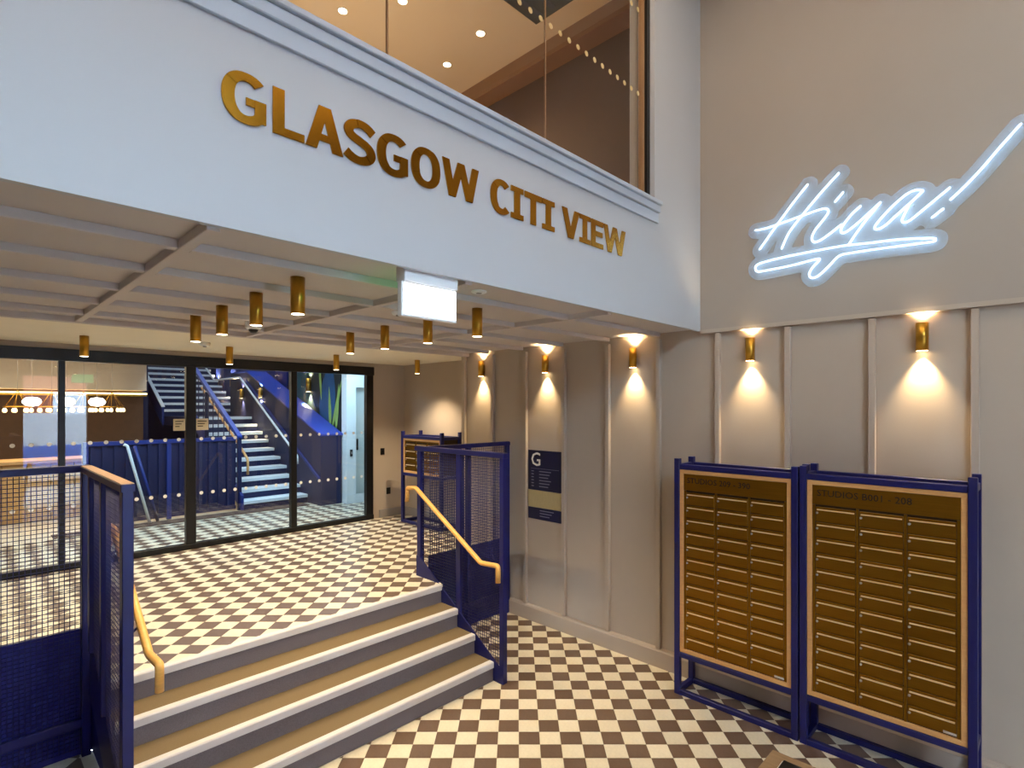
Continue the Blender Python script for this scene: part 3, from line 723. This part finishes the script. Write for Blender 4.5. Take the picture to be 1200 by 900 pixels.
# ------------------------------------------------------------------ mailbox racks
def rack(y_hi, y_lo, xf, xb, zb, ztop, pz0, pz1, cols, rows, label, text, hdr):
    """rack facing -X; y_hi = end further from the street"""
    t = thing('mailbox_rack', label, 'mailbox rack', ((xf + xb) / 2, (y_hi + y_lo) / 2, zb)); p = .045
    for x in (xf, xb - p):
        for y in (y_hi - p, y_lo): MB().rbox(x, x + p, y, y + p, zb, ztop, .003).build('post', 'navy_metal', t)
    for z in (zb + .0, pz0 - .055, pz1 + .012):
        for x in (xf, xb - p): MB().rbox(x + .003, x + p - .003, y_lo + p, y_hi - p, z, z + .042, .003).build('beam', 'navy_metal', t)
        for y in (y_hi - p, y_lo): MB().rbox(xf + p, xb - p, y + .003, y + p - .003, z, z + .042, .003).build('beam', 'navy_metal', t)
    a, b = y_lo + p, y_hi - p      # cabinet between the posts
    MB().box(xf + .03, xb - .02, a + .004, b - .004, pz0 - .012, pz1 + .012).build('cabinet', 'mailbox_gap', t)
    xfz = xf + .012; bw = .032
    for (q0, q1, r0, r1) in ((a, b, pz0 - .012, pz0 + bw - .012), (a, b, pz1 - bw + .012, pz1 + .012), (a, a + bw, pz0 + bw - .012, pz1 - bw + .012), (b - bw, b, pz0 + bw - .012, pz1 - bw + .012)):
        MB().rbox(xfz, xf + .03, q0, q1, r0, r1, .002).build('wood_border', 'pale_wood', t)
    ia, ib, iz0, iz1 = a + bw, b - bw, pz0 + bw - .012, pz1 - bw + .012
    hd = MB().rbox(xf + .016, xf + .03, ia + .002, ib - .002, iz1 - hdr, iz1 - .002, .001).build('header_plate', 'mailbox_gold', t)
    if text:
        wall_text(text, .062, 'dark_print', ib - .03, iz1 - .075, xf + .0152, hd)
    gap = .022; W_ = (ib - ia - gap * (cols + 1)) / cols; Hh = (iz1 - hdr - iz0 - .02) / rows
    for k in range(cols + 1): MB().box(xf + .020, xf + .03, ia + k * (W_ + gap) + .003, ia + k * (W_ + gap) + gap - .003, iz0, iz1 - hdr - .004).build('divider', 'mailbox_gold', t)
    dme = MB().rbox(0, .012, -W_ / 2, W_ / 2, .003, Hh - .003, .0015).mesh('mailbox_door', 'mailbox_gold')
    sme = MB().prism([(-.010, Hh - .022), (-.009, Hh - .026), (0, Hh - .025), (0, Hh - .018)], 'y', -W_ / 2 + .006, W_ / 2 - .010).mesh('slot_lip', 'slot_lip')
    lme = MB().cyl((-.006, W_ / 2 - .010, Hh - .045), (0, W_ / 2 - .010, Hh - .045), .008, 10).mesh('lock', 'lock_steel')
    rl = rootloc(t)
    for c in range(cols):
        for r in range(rows):
            d = linkpart('mailbox_door', dme, t, Vector((xf + .018, ia + gap + W_ / 2 + c * (W_ + gap), iz0 + .006 + r * Hh)) - rl)
            linkpart('slot_lip', sme, d); linkpart('lock', lme, d)
    MB().box(xf + .0145, xf + .018, ia + .02, ia + .085, iz0 + .012, iz0 + .026).build('maker_plate', 'lock_steel', t)
    return t
rack(2.215, 1.262, 4.160, 4.452, 0, 1.945, .365, 1.845, 3, 12, 'navy rack of gold mailboxes lettered STUDIOS 209 - 390, beside the other large rack', 'STUDIOS 209 - 390', .135)
rack(1.250, .285, 4.160, 4.452, 0, 1.955, .365, 1.850, 3, 12, 'navy rack of gold mailboxes lettered STUDIOS B001 - 208', 'STUDIOS B001 - 208', .135)
rack(6.87, 5.90, 4.62, 4.985, P, 2.015, 1.42, 1.90, 3, 4, 'small navy mailbox rack up on the landing in the alcove', None, .02)

# podium in front of the racks
pd = thing('podium', 'wood-topped podium standing on the floor in front of the mailboxes', 'podium', (2.5, .72, 0))
MB().rbox(2.28, 2.70, .48, .93, .715, .75, .004).build('top', 'podium_wood', pd)
MB().rbox(2.31, 2.67, .51, .90, .05, .715, .004).build('body', 'podium_wood', pd); MB().box(2.33, 2.65, .53, .88, 0, .05).build('plinth', 'black_plastic', pd)
tb = thing('card_reader', 'black card reader with a pale rim on the podium', 'card reader', (2.55, .74, .75))
MB().rbox(2.42, 2.625, .56, .862, .75, .762, .003).build('rim', 'white_plastic', tb); MB().rbox(2.43, 2.615, .57, .852, .762, .775, .003).build('screen', 'black_plastic', tb)

# ------------------------------------------------------------------ hall beyond the glass: blue stair
hs = thing('blue_staircase', 'blue staircase with pale treads behind the glass doors', 'stairs', (3.9, 9.45, P))
sx0, sx1 = 3.32, 4.40; RZ, GO = .15, .29
def flight(y0, z0, n, x0, x1):
    for k in range(n):
        z = z0 + (k + 1) * RZ; y = y0 + k * GO
        MB().box(x0, x1, y + .01, y + .03, z - RZ, z - .04).build('riser', 'stair_navy', hs)
        MB().rbox(x0, x1, y, y + GO + .02, z - .055, z, .004).build('tread', 'hall_white', hs)
flight(9.45, P, 10, sx0, sx1); flight(14.0, P + 10 * RZ, 10, 3.25, 4.80)
zl = P + 10 * RZ
MB().box(3.25, 4.86, 9.45 + 10 * GO - .27, 14.0, zl - .2, zl).build('half_landing', 'stair_navy', hs)
def sl(y0, z0, y1, z1, lo, hi): return [(y0, z0 + lo), (y1, z1 + lo), (y1, z1 + hi), (y0, z0 + hi)]
ye = 9.45 + 10 * GO
MB().prism(sl(9.45, P, ye, zl, -.0, .25), 'x', sx0 - .04, sx0).build('stringer', 'stair_blue', hs)
MB().prism([(3.25 - 3.25 + 14.0, zl - .2), (17.0, zl + 1.55 - .2), (17.0, zl + 1.75), (14.0, zl + .2)], 'x', 3.21, 3.25).build('stringer', 'stair_blue', hs)
MB().prism([(13.98, zl + .2), (17, zl + 1.75), (17, zl + 1.77), (13.98, zl + .22)], 'x', 3.19, 3.26).build('stringer_edge', 'hall_white', hs)
bl = MB().prism([(8.95, P), (9.8, P), (ye, zl - .2), (ye + 1.0, zl - .2), (ye + 1, zl + .95), (ye, zl + .95), (8.95, 1.87)], 'x', sx1, 4.78).build('solid_balustrade', 'stair_navy', hs)
MB().prism([(8.93, 1.87), (ye, zl + .95), (ye + 1, zl + .95), (ye + 1, zl + .98), (ye, zl + .98), (8.93, 1.90)], 'x', sx1 - .02, 4.80).build('cap', 'stair_cap_blue', bl)
MB().prism(sl(8.97, 1.1, ye, 2.9, 0, .05), 'x', sx1 - .03, sx1).build('blue_band', 'stair_blue', bl)
for y, z in ((9.57, P), (11.23, 1.5)):
    MB().rbox(sx0 - .06, sx0 - .0, y - .03, y + .03, z, z + (1.2 if z < 1 else 1.15), .004).build('newel', 'stair_navy', hs)
MB().prism(sl(9.54, 1.87, ye, 1.87 + (ye - 9.54) * .52, -.03, .03), 'x', sx0 - .065, sx0 + .005).build('left_rail', 'stair_cap_blue', hs)
for k in range(9):
    y = 9.75 + k * .28; MB().bar((sx0 - .03, y, P + (y - 9.45) * .52 + .2), (sx0 - .03, y, 1.85 + (y - 9.54) * .52), .014).build('baluster', 'stair_navy', hs)
MB().tube(smooth_path([(3.40, 9.50, 1.25), (3.40, 9.50, 1.5), (3.40, 9.7, 1.62), (3.40, 11.9, 2.75)], .04), .02, 10).build('handrail', 'pale_wood', hs)
MB().tube(smooth_path([(4.26, 9.55, 1.36), (4.26, 9.56, 1.5), (4.26, ye, 3.0), (4.26, 14.0, 3.0), (4.26, 15.5, 3.78)], .04), .02, 10).build('handrail', 'hall_white', hs)
# walls of the stair hall
ws = MB().box(4.88, 5.05, 8.98, 18.3, P, 6.4).build('wall_stair', 'stair_blue', kind='structure')
for k in range(12): MB().rbox(4.86, 4.88, 11.4 + k * .55, 11.44 + k * .55, P, 6.3, .003).build('batten', 'stair_blue', ws)
MB().box(3.0, 5.05, 18.1, 18.3, P, 6.4).build('wall_stair_end', 'stair_blue', kind='structure')
MB().box(2.9, 3.0, 14.25, 18.3, P, 6.4).box(2.9, 3.0, 8.98, 14.25, 3.36, 6.4).box(2.9, 5.05, 8.9, 8.98, 3.36, 6.4).build('wall_stair_left', 'stair_navy', kind='structure')
MB().box(2.9, 5.05, 8.9, 18.3, 6.4, 6.5).build('ceiling_stair', 'hall_white', kind='structure')
mu_ = thing('leaf_mural', 'dark mural of large blue and lime leaves beside the blue staircase', 'mural', (4.87, 10.1, P))
MB().box(4.867, 4.879, 9.0, 11.35, P, 3.6).build('panel', 'mural_dark', mu_)
def leaf(cy, cz, L, wd, ang, m, x=4.866):
    pts = []
    for k in range(25):
        t = k / 24; pts.append((t * L, wd * math.sin(math.pi * t ** .8)))
    for k in range(23, 0, -1):
        t = k / 24; pts.append((t * L, -wd * math.sin(math.pi * t ** .8)))
    ca, sa = math.cos(ang), math.sin(ang)
    o = [(cy + a * ca - b * sa, cz + a * sa + b * ca) for a, b in pts]
    MB().prism(o, 'x', x - .004, x).build('leaf', m, mu_)
leaf(9.75, 1.9, 1.4, .30, 1.75, 'leaf_blue'); leaf(10.6, 2.2, 1.2, .28, 1.3, 'leaf_teal'); leaf(10.9, 2.0, 1.3, .22, 1.9, 'leaf_teal', 4.862)
leaf(9.45, 1.95, 1.0, .05, 1.95, 'leaf_lime', 4.860); leaf(9.5, 1.95, .8, .05, 1.5, 'leaf_lime', 4.858); leaf(9.3, 1.9, .9, .05, 1.7, 'leaf_lime', 4.856)
leaf(9.85, 2.5, 1.0, .04, 1.45, 'leaf_lime', 4.854)
for q_, y in enumerate((10.33, 11.50, 12.55, 14.6, 15.7)):
    sconce(4.866 if y < 11 else (4.40 if y < 13 else 4.88), y, 2.80 if y < 11 else (2.66 if y < 13 else 3.0), 'up-and-down wall light on the leaf mural' if y < 11 else 'up-and-down wall light beside the blue stair, %s from the leaf mural' % ORD[q_ - 1], None if y < 11 else 'wall lights on the blue stair wall', .05 if y < 11 else .036, .26 if y < 11 else .2, 120, 'brass', 90 if 11 < y < 13 else 220)
# white wall with a door to the right of the stair
MB().box(4.80, 4.98, 8.80, 8.98, P, 3.4).box(5.60, 6.4, 8.80, 8.98, P, 3.4).box(4.98, 5.60, 8.80, 8.98, 2.72, 3.4).build('wall_hall_white', 'hall_white', kind='structure')
d2 = struct_empty('door_2', (5.3, 8.9, P))
MB().rbox(4.98, 5.60, 8.90, 8.95, P, 2.72, .004).build('leaf', 'hall_grey', d2); MB().rbox(5.04, 5.06, 8.86, 8.90, 1.6, 1.8, .003).build('handle', 'black_plastic', d2)
MB().box(4.80, 6.4, 8.785, 8.80, P, P + .16).build('baseboard_hall', 'hall_white', kind='structure')
MB().box(5.05, 6.4, 7.45, 7.53, P, 3.4).build('wall_hall_front', 'hall_white', kind='structure'); MB().box(6.4, 6.55, 7.45, 8.98, P, 3.4).build('wall_hall_right', 'hall_white', kind='structure')
dp = thing('door_controller', 'small black push plate on the white wall beside the leaf mural', 'switch', (4.88, 8.8, 1.55))
MB().rbox(4.86, 4.91, 8.785, 8.80, 1.50, 1.62, .003).build('plate', 'black_plastic', dp); MB().rbox(4.875, 4.895, 8.778, 8.786, 1.54, 1.58, .002).build('button', 'grey_skirting', dp)
MB().box(-3.2, 6.55, YD + .05, 8.98, 3.36, 3.5).box(-3.2, 3.0, 8.98, 14.4, 3.36, 3.5).build('ceiling_hall', 'cream_paint', kind='structure')
# guard of blue slats left of the stair
gd = thing('hall_guard', 'dark blue railing with upright slats left of the blue staircase', 'guard rail', (2.3, 9.57, P))
MB().rbox(1.25, 3.235, 9.54, 9.60, 1.82, 1.88, .004).build('top_rail', 'stair_blue', gd); MB().rbox(1.25, 3.235, 9.55, 9.59, P + .03, P + .09, .004).build('bottom_rail', 'stair_navy', gd)
MB().box(1.31, 3.23, 9.582, 9.588, P + .09, 1.82).build('infill_panel', 'stair_navy', gd)
for k in range(14): MB().box(1.33 + k * .136, 1.375 + k * .136, 9.555, 9.575, P + .09, 1.82).build('slat', 'stair_navy', gd)
for x in (1.25, 2.25): MB().rbox(x, x + .06, 9.54, 9.60, P, 1.82, .004).build('post', 'stair_blue', gd)
pr = thing('ramp_rail', 'pale sloping grab rail in front of the dark blue railing', 'handrail', (1.85, 9.3, P))
MB().tube(smooth_path([(1.68, 9.35, 1.84), (1.72, 9.35, 1.82), (1.98, 9.30, P + .02)], .03), .02, 10).build('rail', 'hall_white', pr)
MB().tube([(1.82, 9.42, 1.81), (2.10, 9.40, P + .02)], .022, 10).build('brace', 'stair_blue', pr)
dm_ = thing('door_mat', 'dark brown entrance mat on the hall floor at the foot of the blue stair', 'mat', (2.8, 9.3, P))
MB().rbox(.9, 4.30, 9.16, 9.44, P - .003, P + .012, .003).build('pile', 'mat_brown', dm_)
# lounge on the left
MB().box(-3.2, 2.9, 14.2, 14.4, P, 2.62).box(-3.2, 2.9, 14.3, 14.4, 2.62, 2.72).build('wall_lounge', 'lounge_brown', kind='structure')
MB().box(-3.2, 2.9, 13.9, 14.4, 2.72, 3.5).build('wall_lounge_bulkhead', 'cream_paint', kind='structure')
cv = thing('cove_light', 'warm strip light glowing above the brown lounge wall', 'strip light', (0, 14.15, 2.64))
MB().box(-3, 2.95, 14.12, 14.19, 2.60, 2.64).build('profile', 'brass', cv); MB().box(-3, 2.95, 14.10, 14.18, 2.64, 2.67).build('strip', 'cove_glow', cv)
MB().box(-3.2, -3.0, 7.45, 14.4, P, 3.5).build('wall_lounge_left', 'lounge_brown', kind='structure')
def glob(x, z, y=12.0):
    t = thing('globe_pendant', 'glowing white oval pendant lamp in the lounge, %s from the blue staircase' % ORD[q_], 'pendant lamp', (x, y, z), 'oval pendant lamps in the lounge')
    MB().lathe([(.02, .075), (.085, .062), (.118, .025), (.126, 0), (.118, -.025), (.085, -.062), (.02, -.075)][::-1], (x, y, z), 20).build('shade', 'lamp_globe', t)
    MB().cyl((x, y, z + .08), (x, y, 3.36), .002, 6).build('cord', 'grey_skirting', t)
for q_, x in enumerate((1.78, 1.36, .913)): glob(x, 2.46, 12.1)
def ring(x, z, y=12.0):
    t = thing('ring_chandelier', 'brass chandelier with a ring of small warm bulbs, %s from the blue staircase' % ORD[q_], 'chandelier', (x, y, z), 'brass ring chandeliers in the lounge')
    n = 7
    MB().tube([(x + .16 * math.cos(2 * math.pi * k / 20), y + .16 * math.sin(2 * math.pi * k / 20), z + .05) for k in range(20)], .01, 6, True).build('ring', 'brass', t)
    for k in range(n):
        a = 2 * math.pi * k / n; q = (x + .16 * math.cos(a), y + .16 * math.sin(a))
        MB().lathe([(.010, -.04), (.024, -.026), (.027, 0), (.012, .03)], (q[0], q[1], z), 12).build('bulb', 'lamp_amber', t)
        MB().cyl((q[0], q[1], z + .05), (x, y, z + .30), .003, 5).build('wire', 'brass', t)
    MB().cyl((x, y, z + .29), (x, y, 3.36), .002, 6).build('cord', 'grey_skirting', t)
for q_, x in enumerate((1.865, 1.488, 1.09, .689)): ring(x, 2.325, 11.3)
ct = thing('lounge_counter', 'long timber-fronted counter in the lounge behind the glass', 'counter', (1.0, 11, P))
MB().rbox(-2.8, 2.15, 10.7, 11.3, 1.53, 1.58, .004).build('worktop', 'counter_wood', ct)
for k in range(18): MB().rbox(-2.75 + k * .27, -2.75 + k * .27 + .262, 10.75, 11.25, P, 1.53, .003).build('front_board', 'counter_wood', ct)
